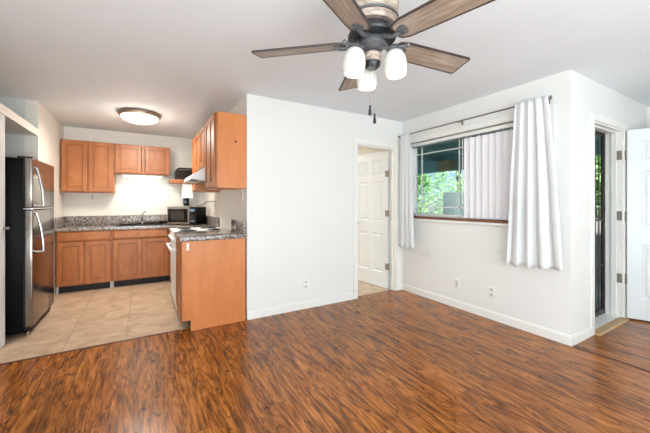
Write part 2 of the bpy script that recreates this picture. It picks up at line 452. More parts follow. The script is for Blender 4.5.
# window: casing, sill, frame, glazing
struct('trim_window_casing', B().box(XB-.014, XB, WY0-.075, WY0, WZ0-.03, WZ1+.06, .004).box(XB-.014, XB, WY1, WY1+.06, WZ0-.03, WZ1+.06, .004).box(XB-.014, XB, WY0, WY1, WZ1, WZ1+.06, .004), 'trim_white')
struct('trim_window_apron', B().box(XB-.03, XB, WY0-.075, WY1+.06, 1.018, 1.045, .004), 'trim_white')
struct('trim_window_sill', B().box(XB-.034, XB+.10, WY0, WY1, 1.052, WZ0, .004), 'sill_wood')
win = bpy.data.objects.new('window_1', None); C.objects.link(win); win.location = (XB+.1, 2.28, WZ0); win['kind'] = 'structure'; ORG[win.name] = Vector(win.location)
xf0, xf1 = XB+.085, XB+.125
fr = B()
fr.box(xf0, xf1, WY0, WY1, WZ0, WZ0+.035).box(xf0, xf1, WY0, WY1, WZ1-.035, WZ1).box(xf0, xf1, WY0, WY0+.035, WZ0, WZ1).box(xf0, xf1, WY1-.035, WY1, WZ0, WZ1)
fr.out('window_frame', 'trim_white', win, smooth=False)
YM = 2.285
B().box(xf0-.012, xf1, YM-.03, YM+.03, WZ0+.035, WZ1-.035, .003).out('meeting_stile', 'trim_white', win)
for (a, c2) in ((WY0+.035, YM-.03), (YM+.03, WY1-.035)):
    p = B().box(XB+.103, XB+.107, a, c2, WZ0+.035, WZ1-.035).out('pane', 'window_glass', win, smooth=False)
    gb = B()
    for yy in (a+.1, c2-.1): gb.box(XB+.098, XB+.112, yy-.006, yy+.006, WZ0+.035, WZ1-.035)
    for zz in (WZ0+.13, WZ1-.16): gb.box(XB+.098, XB+.112, a, c2, zz-.006, zz+.006)
    gb.out('window_grille', 'trim_white', p, smooth=False)

# ------------------------------------------------------------------ panelled doors
def six_panel(b, w, h, t, rows, cols=2, st=.11, mid=.10):
    """local: x 0..w, y 0..t, z 0..h. rows=[(z0,z1)...]"""
    pw = (w-2*st-mid)/2
    xs = [(st, st+pw), (st+pw+mid, w-st)]
    b.box(0, st, 0, t, 0, h); b.box(w-st, w, 0, t, 0, h); b.box(st+pw, st+pw+mid, 0, t, 0, h)
    zz = 0
    for (z0, z1) in rows+[(h, h)]:
        for (a, c2) in xs: b.box(a, c2, 0, t, zz, z0)
        zz = z1
    for (z0, z1) in rows:
        for (a, c2) in xs:
            e = .018; f2 = .04
            # bevelled recess and raised field, both faces
            for s0, d1, d2 in ((0, .011, .003), (t, -.011, -.003)):
                def q(i, y): return [(a+i, y, z0+i), (c2-i, y, z0+i), (c2-i, y, z1-i), (a+i, y, z1-i)]
                loops = [q(0, s0), q(.012, s0+d1), q(e+.006, s0+d1), q(f2, s0+d2)]
                L = [[b.bm.verts.new(p) for p in lp] for lp in loops]
                for A, D in zip(L, L[1:]):
                    for k in range(4): b.bm.faces.new([A[k], A[(k+1) % 4], D[(k+1) % 4], D[k]])
                b.bm.faces.new(L[-1]); b._new([v for lp in L for v in lp])
ROWS = [(.22, .80), (.98, 1.58), (1.68, 1.90)]
def hinge(b, z, m=1):
    b.box(-.004, .004, -.03, .03, z-.05, z+.05)
# interior door: hinge at (3.105,3.415), leaf to (3.03, 4.15)
ang = math.atan2(.995, -.10)
d1 = thing('door_interior', 'white six-panel interior door standing open into the tiled room beyond', 'door', (3.098, 3.405, .008), ang)
b = B(); six_panel(b, .70, 2.02, .035, ROWS, st=.10, mid=.09); b.out('panel_leaf', 'door_white', d1, world=False, smooth=False)
for z in (.32, 1.10, 1.68):
    h_ = B(); h_.cyl((-.004, .04, z-.045), (-.004, .04, z+.045), .008, seg=10); h_.box(-.003, .0, .0, .035, z-.045, z+.045); h_.box(0, .035, .035, .037, z-.045, z+.045)
    h_.out('hinge', 'hinge_metal', d1, world=False)
for s_, y_ in ((-1, 0), (1, .035)):
    B().lathe([(.028, 0), (.028, .006), (.012, .01), (.012, .035), (.026, .045), (.028, .06), (.018, .068), (0, .069)], (.64, y_, .93), 18, (0, s_, 0)).out('door_knob', 'nickel', d1, world=False)
# entry door leaf: hinge (4.50,1.20), direction (.45,-.89)
ang = math.atan2(-.893, .45)
d2 = thing('door_entry', 'white six-panel front door swung wide open into the room', 'door', (4.505, 1.195, .018), ang)
b = B(); six_panel(b, .76, 2.03, .044, ROWS, st=.115, mid=.10); b.M = Matrix(); b.out('panel_leaf', 'door_white', d2, world=False, smooth=False)
for z in (.42, 1.10, 1.76):
    h_ = B(); h_.cyl((-.008, .0, z-.05), (-.008, .0, z+.05), .009, seg=10); h_.box(-.003, .0, .0, .04, z-.05, z+.05)
    h_.out('hinge', 'hinge_metal', d2, world=False)
for s_, y_ in ((-1, 0), (1, .044)):
    B().lathe([(.03, 0), (.03, .006), (.012, .01), (.012, .035), (.027, .045), (.028, .06), (.018, .068), (0, .069)], (.70, y_, .95), 18, (0, s_, 0)).out('door_knob', 'nickel', d2, world=False)
    B().lathe([(.028, 0), (.028, .012), (.02, .016), (0, .017)], (.70, y_, 1.12), 18, (0, s_, 0)).out('deadbolt', 'nickel', d2, world=False)
hp = B()
for z in (.44, 1.12, 1.78): hp.box(FD1-.0235, FD1-.02, YC-.0, YC+.042, z-.05, z+.05)
struct('trim_hinge_leaves', hp, 'hinge_metal')
# closet door at the far left
cd = thing('closet_door', 'white panelled closet door at the left edge beside the refrigerator', 'door', (XL-.005, 3.01, .01), R(90))
b = B(); six_panel(b, .77, 2.02, .03, ROWS, st=.10, mid=.1); b.out('panel_leaf', 'door_white', cd, world=False, smooth=False)
k = B(); k.lathe([(.014, 0), (.008, .006), (.008, .018), (.017, .026), (.016, .034), (0, .038)], (.73, .0, 1.03), 16, (0, -1, 0)); k.out('door_knob', 'nickel', cd, world=False)

# ------------------------------------------------------------------ security gate in front door frame
gt = thing('security_gate', 'dark brown metal security gate with vertical bars outside the front door', 'gate', (4.05, YC+TB+.02, .02))
gx0, gx1, gy0, gy1 = FD0+.01, FD1-.01, YC+TB+.004, YC+TB+.034
f = B(); f.box(gx0, gx0+.035, gy0, gy1, .02, 2.05, .003).box(gx1-.035, gx1, gy0, gy1, .02, 2.05, .003).box(gx0+.035, gx1-.035, gy0, gy1, 2.01, 2.05, .003).box(gx0+.035, gx1-.035, gy0, gy1, .02, .07, .003)
f.box(gx0+.035, gx1-.035, gy0+.008, gy1-.008, 1.06, 1.085).out('gate_frame', 'gate_brown', gt)
for zz in (.55, 1.6):
    B().box(gx0+.035, gx1-.035, gy0+.008, gy1-.008, zz, zz+.016).out('crossbar', 'gate_brown', gt)
n = 7
for i in range(1, n):
    x = gx0+.035+(gx1-gx0-.07)*i/n
    bb = B().cyl((x, gy0+.015, .07), (x, gy0+.015, 2.01), .007, seg=8); bb.sph((x, gy0+.015, 1.25), .014, 8)
    bb.out('bar', 'gate_brown', gt)

# ------------------------------------------------------------------ cabinets
def shaker(b, w, h, t=.02, st=.055):
    """local x 0..w, z 0..h, front at y=-t (faces -y)"""
    g_ = .0
    b.box(0, st, -t, 0, 0, h, .003, 1); b.box(w-st, w, -t, 0, 0, h, .003, 1)
    b.box(st, w-st, -t, 0, 0, st, .003, 1); b.box(st, w-st, -t, 0, h-st, h, .003, 1)
    # inner bead and recessed panel
    b.box(st, w-st, -.009, 0, st, h-st)
    i_ = st+.022
    b.box(i_, w-i_, -.012, -.009, i_, h-i_, .0025, 1)
def slab(b, w, h, t=.02):
    b.box(0, w, -t, 0, 0, h, .005, 2)
    b.box(.02, w-.02, -t-.002, -t, .02, h-.02, .0018, 1)
def cabinet(name, label, loc, rotz, w, d, h, doors, drawer=0, toe=0, base='maple', feet=False, space=.014):
    cat = 'cabinet'; gap = space
    group = 'kitchen base units' if toe else 'kitchen wall units'
    r = thing(name, label, cat, loc, rotz, group)
    ft = .019; b = B()
    z0 = toe
    b.box(0, .016, ft, d, z0, h).box(w-.016, w, ft, d, z0, h).box(.016, w-.016, d-.01, d, z0, h)
    b.box(.016, w-.016, ft, d-.01, z0, z0+.016).box(.016, w-.016, ft, d-.01, h-.016, h)
    b.box(.016, w-.016, ft, d-.01, (z0+h)/2, (z0+h)/2+.014)
    b.out('cabinet_body', base, r, world=False, smooth=False)
    f_ = B(); s_ = .035
    f_.box(0, s_, 0, ft, z0, h).box(w-s_, w, 0, ft, z0, h).box(s_, w-s_, 0, ft, z0, z0+.035).box(s_, w-s_, 0, ft, h-.035, h)
    if doors > 1: f_.box(w/2-.02, w/2+.02, 0, ft, z0+.035, h-.035)
    if drawer: f_.box(s_, w-s_, 0, ft, h-drawer-.05, h-drawer-.015)
    f_.out('face_frame', 'maple', r, world=False, smooth=False)
    dt = h-.012-(drawer+.012 if drawer else 0); db = z0+.015
    m_ = .016
    dw = (w-2*m_-gap*(doors-1))/doors
    for i in range(doors):
        Mx = Matrix.Translation((m_+i*(dw+gap), -.001, db)); b = B(Mx); shaker(b, dw, dt-db); dd = b.out('door', 'maple', r, world=False)
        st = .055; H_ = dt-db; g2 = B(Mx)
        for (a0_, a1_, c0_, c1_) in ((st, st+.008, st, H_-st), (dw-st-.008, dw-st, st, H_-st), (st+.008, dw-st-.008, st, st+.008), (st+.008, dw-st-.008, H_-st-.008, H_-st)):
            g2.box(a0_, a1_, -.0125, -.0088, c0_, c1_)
        g2.out('bead', 'maple_dark', dd, world=False, smooth=False)
    if drawer:
        b = B(Matrix.Translation((m_, -.001, h-.012-drawer))); slab(b, w-2*m_, drawer); b.out('drawer_front', 'maple', r, world=False)
    if toe:
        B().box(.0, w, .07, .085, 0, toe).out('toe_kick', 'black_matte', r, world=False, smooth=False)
    if feet:
        for x in (0.0, w-.018) if feet == 2 else (0.0,):
            B().box(x, x+.018, .02, .07, 0, toe).out('foot', 'niche_paint', r, world=False, smooth=False)
    return r
YF = 5.51
cabinet('base_cabinet', 'maple base cabinet left of the sink, one wide drawer over two doors', (-1.035, YF, 0), 0, .63, .58, .868, 2, .135, .10, feet=2)
cabinet('base_cabinet', 'maple sink cabinet with two doors below the black sink and faucet', (-.40, YF, 0), 0, .76, .58, .868, 2, .135, .10, feet=1)
cabinet('wall_cabinet', 'tall two-door maple wall cabinet left of the sink, above the wall outlet', (-1.04, 5.79, 1.42), 0, .645, .305, .77, 2)
cabinet('wall_cabinet', 'short two-door maple wall cabinet hung above the sink light', (-.39, 5.79, 1.725), 0, .775, .305, .465, 2, space=.055)
# peninsula / end cabinet and corner cabinet, facing -X
XF = .335
end = cabinet('base_cabinet', 'maple end cabinet beside the range with plain orange side panel facing the living room', (XF, 3.85, 0), R(-90), .56, .58, .885, 1, .135, .10)
p = B(); p.prism([(XF-.012, .105), (XF+.065, .105), (XF+.065, 0), (.942, 0), (.942, .885), (XF-.012, .885)], 1, 3.272, 3.289)
po = p.out('side_panel', 'maple_end', None, smooth=False)
po.parent = end; po.matrix_parent_inverse = (Matrix.Translation(end.location) @ Matrix.Rotation(R(-90), 4, 'Z')).inverted(); po['label'] = 'plain orange maple end panel'
st = B().box(XF+.028, XF+.048, 3.2705, 3.2719, .795, .865).out('sticker', 'sticker_white', None, smooth=False)
st.parent = end; st.matrix_parent_inverse = po.matrix_parent_inverse.copy(); st['label'] = 'small white paper sticker'
cabinet('base_cabinet', 'maple base cabinet in the kitchen corner beyond the range, under the microwave', (.365, 5.50, 0), R(-90), .86, .575, .868, 1, .135, .10)
# wall cabinets on the right wall
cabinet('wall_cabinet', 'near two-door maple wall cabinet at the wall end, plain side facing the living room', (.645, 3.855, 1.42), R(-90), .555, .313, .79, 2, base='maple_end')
cabinet('wall_cabinet', 'short two-door maple wall cabinet directly above the white range hood', (.645, 4.62, 1.70), R(-90), .76, .313, .51, 2)
cabinet('wall_cabinet', 'single-door maple wall cabinet beyond the range hood, at the far end of the row', (.645, 4.955, 1.42), R(-90), .33, .313, .79, 1)
nc = [o for o in bpy.data.objects if o.get('label', '').startswith('near two-door')][0]
hk = B().cyl((.845, 3.2975, 1.915), (.845, 3.3005, 1.915), .012, seg=12).out('dark_hole', 'black_matte', None, smooth=False)  # black disc standing for a small dark hole in the cabinet side
hk.parent = nc; hk.matrix_parent_inverse = (Matrix.Translation(nc.location) @ Matrix.Rotation(R(-90), 4, 'Z')).inverted(); hk['label'] = 'small dark hole in the cabinet side'

# worktops
w1 = thing('worktop', 'speckled granite worktop along the kitchen back wall around the sink', 'worktop', (-.04, 5.8, .869))
b = B()   # with the sink cut out
sx0, sx1, sy0, sy1 = -.34, .30, 5.60, 5.99
b.box(-1.04, sx0, 5.475, 6.095, .869, .909, .004).box(sx1, .95, 5.475, 6.095, .869, .909, .004).box(sx0, sx1, 5.475, sy0, .869, .909).box(sx0, sx1, sy1, 6.095, .869, .909)
b.box(.30, .95, 4.635, 5.475, .869, .909, .004)
b.out('worktop_slab', 'granite', w1, smooth=False)
B().box(-1.04, .95, 6.07, 6.095, .910, 1.055, .003).box(.925, .95, 4.635, 6.07, .910, 1.045, .003).out('backsplash', 'granite', w1)
B().box(-1.045, -1.022, 5.475, 6.07, .910, 1.055, .003).out('side_splash', 'granite', w1)
w2 = thing('worktop', 'small granite worktop on the end cabinet between range and living room', 'worktop', (.6, 3.5, .886))
B().box(.298, .953, 3.235, 3.845, .886, .932, .006).out('worktop_slab', 'granite', w2)
B().box(.928, .953, 3.30, 3.845, .933, 1.055, .003).out('backsplash', 'granite', w2)
# sink
sk = thing('kitchen_sink', 'black drop-in kitchen sink set in the granite worktop', 'sink', (-.02, 5.8, .91))
b = B()
b.box(sx0-.02, sx1+.02, sy0-.02, sy0+.02, .910, .918, .003).box(sx0-.02, sx1+.02, sy1-.02, sy1+.02, .910, .918, .003)
b.box(sx0-.02, sx0+.02, sy0+.02, sy1-.02, .910, .918, .003).box(sx1-.02, sx1+.02, sy0+.02, sy1-.02, .910, .918, .003).box(-.04, 0, sy0+.02, sy1-.02, .905, .916, .003)
b.out('rim', 'black_gloss', sk)
b = B()
for a, c2 in ((sx0+.012, -.032), (-.008, sx1-.012)):
    y0, y1 = sy0+.012, sy1-.012
    b.box(a, a+.006, y0, y1, .73, .910).box(c2-.006, c2, y0, y1, .73, .910).box(a, c2, y0, y0+.006, .73, .910).box(a, c2, y1-.006, y1, .73, .910).box(a, c2, y0, y1, .725, .731)
b.out('basin', 'black_gloss', sk, smooth=False)
fa = thing('kitchen_faucet', 'chrome faucet with raised lever behind the black sink', 'faucet', (-.02, 6.03, .91))
B().lathe([(.028, .9101), (.028, .92), (.018, .93), (.016, 1.03), (.02, 1.04), (.02, 1.06), (.012, 1.068)], (-.02, 6.03, 0), 18).out('faucet_body', 'chrome', fa)
B().tube([(-.02, 6.02, .99), (-.02, 5.98, 1.03), (-.02, 5.93, 1.055), (-.02, 5.87, 1.05), (-.02, 5.85, 1.02)], .010, 10).out('spout', 'chrome', fa)
B().tube([(-.02, 6.03, 1.065), (-.0, 6.03, 1.09), (.035, 6.03, 1.125)], [.008, .008, .01], 8).out('lever', 'chrome', fa)

# ------------------------------------------------------------------ range
rg = thing('kitchen_range', 'white freestanding electric range with coil burners between the maple cabinets', 'range', (.6, 4.23, 0))
y0, y1 = 3.865, 4.615
B().box(.345, .93, y0, y1, .03, .885, .004).out('range_body', 'appliance_white', rg)
B().box(.305, .945, y0-.002, y1+.002, .886, .918, .008).out('cooktop', 'appliance_white', rg)
od = B().box(.312, .344, y0+.008, y1-.008, .22, .76, .006).out('oven_door', 'appliance_white', rg)
hb = B().cyl((.27, y0+.04, .72), (.27, y1-.04, .72), .013, seg=12)
for yy in (y0+.06, y1-.06): hb.box(.27, .314, yy-.012, yy+.012, .708, .732, .003)
hb.out('oven_handle', 'appliance_white', od)
B().box(.316, .344, y0+.008, y1-.008, .05, .205, .006).out('storage_drawer', 'appliance_white', rg)
cpn = B().box(.306, .344, y0+.004, y1-.004, .775, .884, .006).out('control_panel', 'appliance_white', rg)
for i in range(5):
    yy = y0+.1+i*.1375
    B().lathe([(.024, 0), (.022, .006), (.018, .008), (.016, .024), (0, .025)], (.3055, yy, .83), 14, (-1, 0, 0)).out('knob', 'appliance_white', cpn)
for (x, yy, r_) in ((.46, 4.05, .095), (.46, 4.42, .075), (.76, 4.05, .075), (.76, 4.42, .095)):
    q = B(); q.lathe([(r_+.015, .9185), (r_+.015, .923), (r_+.004, .923), (r_+.004, .9185)], (x, yy, 0), 24, cap=False)
    bn = q.out('drip_ring', 'chrome', rg)
    pts = []
    for kk in range(90):
        a = kk/90*6*PI; rr = .012+(r_-.012)*kk/89
        pts.append((x+rr*math.cos(a), yy+rr*math.sin(a), .928))
    B().tube(pts, .0075, 6).out('coil_burner', 'cooktop_coil', bn)
# hood
hd = thing('range_hood', 'white under-cabinet range hood above the range', 'range hood', (.7, 4.24, 1.5))
b = B()
b.prism([(.48, 1.560), (.50, 1.60), (.64, 1.697), (.955, 1.697), (.955, 1.53), (.60, 1.53), (.48, 1.545)], 1, 3.868, 4.612)
b.out('hood_shell', 'appliance_white', hd)
B().box(.60, .90, 3.95, 4.53, 1.524, 1.5295).out('grease_filter', 'nickel', hd, smooth=False)
B().box(.50, .58, 4.02, 4.10, 1.5285, 1.536).out('hood_switch', 'black_matte', hd, smooth=False)

# open shelf and things on it
sf = thing('wall_shelf', 'chunky orange wooden shelf mounted in the kitchen corner under the dark toaster oven', 'shelf', (.67, 5.95, 1.6))
B().box(.385, .955, 5.80, 6.098, 1.60, 1.665, .004).out('shelf_board', 'shelf_wood', sf)
to = thing('toaster_oven', 'dark rounded toaster oven sitting on the corner shelf', 'toaster oven', (.68, 5.95, 1.666))
def arc_prof(x0, x1, z0, z1, r_):
    pts = [(x0, z0), (x0, z1-r_)]
    for i in range(1, 7): a = PI-i*PI/12; pts.append((x0+r_+r_*math.cos(a), z1-r_+r_*math.sin(a)))
    for i in range(1, 7): a = PI/2-i*PI/12; pts.append((x1-r_+r_*math.cos(a), z1-r_+r_*math.sin(a)))
    pts.append((x1, z0)); return pts
B().prism(arc_prof(.465, .90, 1.676, 1.875, .09), 1, 5.85, 6.07).out('oven_body', 'toaster_dark', to)
B().prism(arc_prof(.485, .79, 1.70, 1.855, .06), 1, 5.842, 5.849).out('glass_door', 'dark_glass', to)
B().cyl((.51, 5.825, 1.835), (.76, 5.825, 1.835), .006, seg=8).box(.515, .52, 5.826, 5.842, 1.83, 1.84).box(.75, .755, 5.826, 5.842, 1.83, 1.84).out('handle', 'chrome', to)
for z in (1.71, 1.75, 1.79): B().lathe([(.013, 0), (.012, .014), (0, .015)], (.845, 5.849, z), 12, (0, -1, 0)).out('knob', 'chrome', to)
for x in (.49, .87):
    for yy in (5.87, 6.05): B().cyl((x, yy, 1.6655), (x, yy, 1.677), .01, seg=8).out('foot', 'black_matte', to)
pt = thing('under_shelf_coffee_maker', 'white appliance hanging under the corner shelf above the microwave', 'coffee maker', (.66, 5.93, 1.35))
B().prism([(.565, 1.36), (.575, 1.40), (.585, 1.599), (.735, 1.599), (.745, 1.40), (.76, 1.36), (.74, 1.345), (.585, 1.345)], 1, 5.83, 6.05).out('housing', 'appliance_white', pt)
B().box(.60, .69, 5.85, 5.99, 1.215, 1.344, .012).out('carafe', 'black_gloss', pt)

# microwave
mx0, my0 = .33, 5.60; mx1, my1 = .715, 5.265
mw_w = math.hypot(mx1-mx0, my1-my0); mang = math.atan2(my1-my0, mx1-mx0)
mv = thing('microwave', 'black and steel microwave angled in the corner on the granite worktop', 'microwave', (mx0, my0, .91), mang)
mh = .285; md_ = .30
B().box(0, mw_w, .022, md_, .012, mh, .006).out('case', 'black_side', mv, world=False)
dr = B().box(0, mw_w*.78, 0, .021, .012, mh, .005).out('door', 'stainless_edge', mv, world=False)
B().box(.02, mw_w*.78-.03, -.003, -.0005, .04, mh-.03, .001).out('window', 'black_gloss', dr, world=False)
B().box(.07, mw_w*.78-.09, -.0045, -.0032, .08, mh-.07).out('mesh_screen', 'dark_glass', dr, world=False)
cp = B().box(mw_w*.785, mw_w, 0, .021, .012, mh, .005).out('control_panel', 'black_gloss', mv, world=False)
B().box(mw_w*.81, mw_w-.02, -.002, -.0003, mh-.07, mh-.035).out('display', 'display_blue', cp, world=False)
for i in range(4):
    for j in range(3):
        x = mw_w*.812+j*.027; z = .05+i*.028
        B().box(x, x+.02, -.0022, -.0003, z, z+.018).out('key', 'fabric_grey' if i else 'display_blue', cp, world=False)
for x in (.03, mw_w-.03):
    for y in (.05, md_-.04): B().cyl((x, y, 0), (x, y, .013), .012, seg=8).out('foot', 'black_matte', mv, world=False)
cbl = tag(B().tube([(.949, 4.955, 1.275), (.91, 4.99, 1.285), (.87, 5.12, 1.285), (.845, 5.30, 1.25), (.82, 5.48, 1.222), (.80, 5.66, 1.215), (.81, 5.80, 1.15), (.82, 5.86, 1.02), (.82, 5.87, .92)], .005, 8).out('power_cord', 'iron_black', None), 'dark power cord running from the wall outlet down behind the microwave', 'cord')

# ------------------------------------------------------------------ outlets & switches
def plate(name, label, cat, origin, rotz, kind):
    """local: plate in xz plane, front faces -y"""
    r = thing(name, label, cat, origin, rotz, 'white wall outlets' if cat == 'outlet' else 'wall switches')
    B().box(-.036, .036, -.006, -.0005, -.058, .058, .002).out('cover_plate', 'trim_white', r, world=False)
    if kind == 'outlet':
        for z in (-.026, .026):
            s_ = B().lathe([(.017, 0), (.016, .003), (0, .0031)], (0, -.006, z), 16, (0, -1, 0)).out('socket', 'socket_grey', r, world=False)
            for sx in (-.008, .0055): B().box(sx, sx+.0025, -.0098, -.0090, z-.004, z+.006).out('slot', 'black_matte', s_, world=False, smooth=False)
    elif kind == 'gfci':
        s_ = B().box(-.017, .017, -.0085, -.006, -.034, .034, .001).out('socket', 'socket_grey', r, world=False)
        for sx in (-.008, .005):
            for sz in (-.022, .012): B().box(sx, sx+.003, -.0095, -.0085, sz, sz+.01).out('slot', 'black_matte', s_, world=False, smooth=False)
    elif kind == 'dark':
        B().box(-.018, .018, -.0085, -.006, -.034, .034, .001).out('socket', 'socket_grey', r, world=False)
    else:
        B().box(-.006, .006, -.018, -.006, -.012, .012, .002).out('toggle', 'trim_white', r, world=False)
    return r
plate('wall_outlet', 'white wall outlet low on the window wall, nearer the front door', 'outlet', (XB, 1.945, .297), R(-90), 'dark2' if 0 else 'outlet')
plate('wall_outlet', 'white wall outlet low on the window wall, nearer the interior door', 'outlet', (XB, 2.375, .297), R(-90), 'gfci')
plate('wall_outlet', 'white wall outlet low on the plain wall between kitchen and interior door', 'outlet', (1.675, YA, .29), 0, 'outlet')
plate('wall_outlet', 'pale wall outlet above the back worktop, under the tall wall cabinet', 'outlet', (-.70, YK, 1.345), 0, 'gfci')
plate('light_switch', 'white light switch on the short wall beside the front door', 'switch', (3.385, YC, 1.225), 0, 'switch')
plate('wall_outlet', 'wall outlet with a cord plugged in, behind the microwave', 'outlet', (XW, 4.93, 1.26), R(-90), 'outlet')
plate('light_switch', 'kitchen switch plate beside the open wall end, above the small worktop', 'switch', (XW, 3.455, 1.36), R(-90), 'dark')

# ------------------------------------------------------------------ refrigerator
fx = -.905; fy0, fy1 = 3.925, 4.735
fg = thing('refrigerator', 'stainless top-freezer refrigerator with black sides in the left niche', 'refrigerator', (-1.25, 4.33, 0))
B().box(-1.62, -.975, fy0, fy1, .04, 1.685, .006).out('case', 'black_side', fg)
B().box(-1.0, -.93, fy0+.03, fy1-.03, .035, .078).out('toe_grille', 'black_matte', fg, smooth=False)
def fdoor(z0, z1, hz, nm):
    d_ = B(); d_.box(-.967, fx, fy0, fy1, z0, z1, .010, 3)
    d = d_.out(nm, 'stainless', fg)
    B().box(-.9745, -.9675, fy0+.012, fy1-.012, z0+.012, z1-.012).out('gasket', 'fabric_grey', d, smooth=False)
    pts = []
    for i in range(15):
        t = i/14; z = hz[0]+(hz[1]-hz[0])*t
        out = .012+.052*math.sin(PI/2*t)**.8
        pts.append((fx+out, fy0+.055, z))
    h_ = B().tube(pts, .0115, 10)
    for z, e_ in ((hz[0], .014), (hz[1], .066)): h_.cyl((fx-.001, fy0+.055, z), (fx+e_, fy0+.055, z), .012, seg=12)
    h_.out('handle', 'chrome', d)
fdoor(1.215, 1.69, (1.60, 1.235), 'freezer_door')
fdoor(.085, 1.195, (1.165, .79), 'refrigerator_door')
B().box(-.973, fx+.006, fy0-.012, fy1-.002, 1.1975, 1.2125, .003).out('door_seam_trim', 'chrome', fg)
B().box(-.95, fx-.01, fy0+.02, fy0+.09, 1.6905, 1.703, .003).box(-1.02, -.951, fy0+.02, fy0+.09, 1.686, 1.703, .003).out('top_hinge_cover', 'black_matte', fg)
for yy in (fy0+.05, fy1-.05): B().cyl((-.955, yy, .0), (-.955, yy, .036), .02, seg=12).box(-.99, -.93, yy-.02, yy+.02, .034, .05).out('foot', 'nickel', fg)

# ------------------------------------------------------------------ kitchen ceiling light
kl = thing('ceiling_light', 'round flush ceiling light with glowing glass dome in the kitchen', 'ceiling light', (-.04, 4.72, 2.44))
B().lathe([(.20, 2.4395), (.245, 2.4395), (.25, 2.425), (.245, 2.405), (.215, 2.39), (.20, 2.395)], (-.04, 4.72, 0), 40).out('metal_rim', 'bronze', kl)
pr = [(.213, 2.392)] + [(.213*math.cos(a), 2.392-.085*math.sin(a)) for a in [PI/2*i/9 for i in range(1, 9)]] + [(0, 2.307)]
B().lathe(pr, (-.04, 4.72, 0), 40, cap=False).out('glass_dome', 'dome_glass', kl)
B().lathe([(.0, 2.285), (.008, 2.287), (.012, 2.295), (.009, 2.303), (.016, 2.3065), (0, 2.307)], (-.04, 4.72, 0), 14).out('finial', 'bronze', kl)
light('kitchen_lamp', 'AREA', (-.04, 4.72, 2.27), 22, (1, .94, .87), (0, 0, 0), .4)
light('kitchen_lamp_glow', 'POINT', (-.04, 4.72, 2.14), 5, (1, .94, .87), size=.12)
# under cabinet light
ul = thing('under_cabinet_light', 'glowing strip light fixed beneath the short cabinet over the sink', 'light', (-.01, 5.9, 1.70))
B().box(-.30, .29, 5.83, 5.91, 1.700, 1.7245, .003).out('light_housing', 'trim_white', ul)
B().cyl((-.27, 5.865, 1.690), (.26, 5.865, 1.690), .011, seg=12).out('light_tube', 'tube_glow', ul)
light('sink_strip_lamp', 'AREA', (-.01, 5.865, 1.67), 1.2, (.9, 1, .93), (R(20), 0, 0), .5, .04)

# ------------------------------------------------------------------ ceiling fan
FX, FY = .984, 1.202; BZ = 2.06
fan = thing('ceiling_fan', 'five-blade ceiling fan with weathered wood blades and three white glass shades', 'ceiling fan', (FX, FY, 2.44))
B().lathe([(.075, 2.4395), (.115, 2.4395), (.125, 2.40), (.132, 2.32), (.131, 2.23), (.122, 2.155), (.112, 2.135), (.0, 2.135)], (FX, FY, 0), 40, cap=False).out('motor_housing', 'barrel_wood', fan)
for z, r_ in ((2.41, .1245), (2.17, .1265)):
    B().lathe([(r_, z-.007), (r_+.0035, z-.006), (r_+.0035, z+.006), (r_, z+.007)], (FX, FY, 0), 40, cap=False).out('hoop', 'pewter', fan)
B().lathe([(.0, 2.1345), (.085, 2.1345), (.09, 2.13), (.088, 2.11), (.07, 2.10), (.0, 2.10)], (FX, FY, 0), 32).out('motor_collar', 'iron_black', fan)
B().lathe([(.0, 2.099), (.118, 2.099), (.122, 2.09), (.118, 2.078), (.0, 2.076)], (FX, FY, 0), 36).out('flywheel', 'iron_black', fan)
B().lathe([(.0, 2.0755), (.062, 2.0755), (.07, 2.06), (.068, 2.04), (.05, 2.022), (.028, 2.015), (.028, 2.005), (.0, 2.005)], (FX, FY, 0), 32).out('switch_housing', 'pewter', fan)
cam_ang = math.degrees(math.atan2(.509, .861))   # camera frame to world
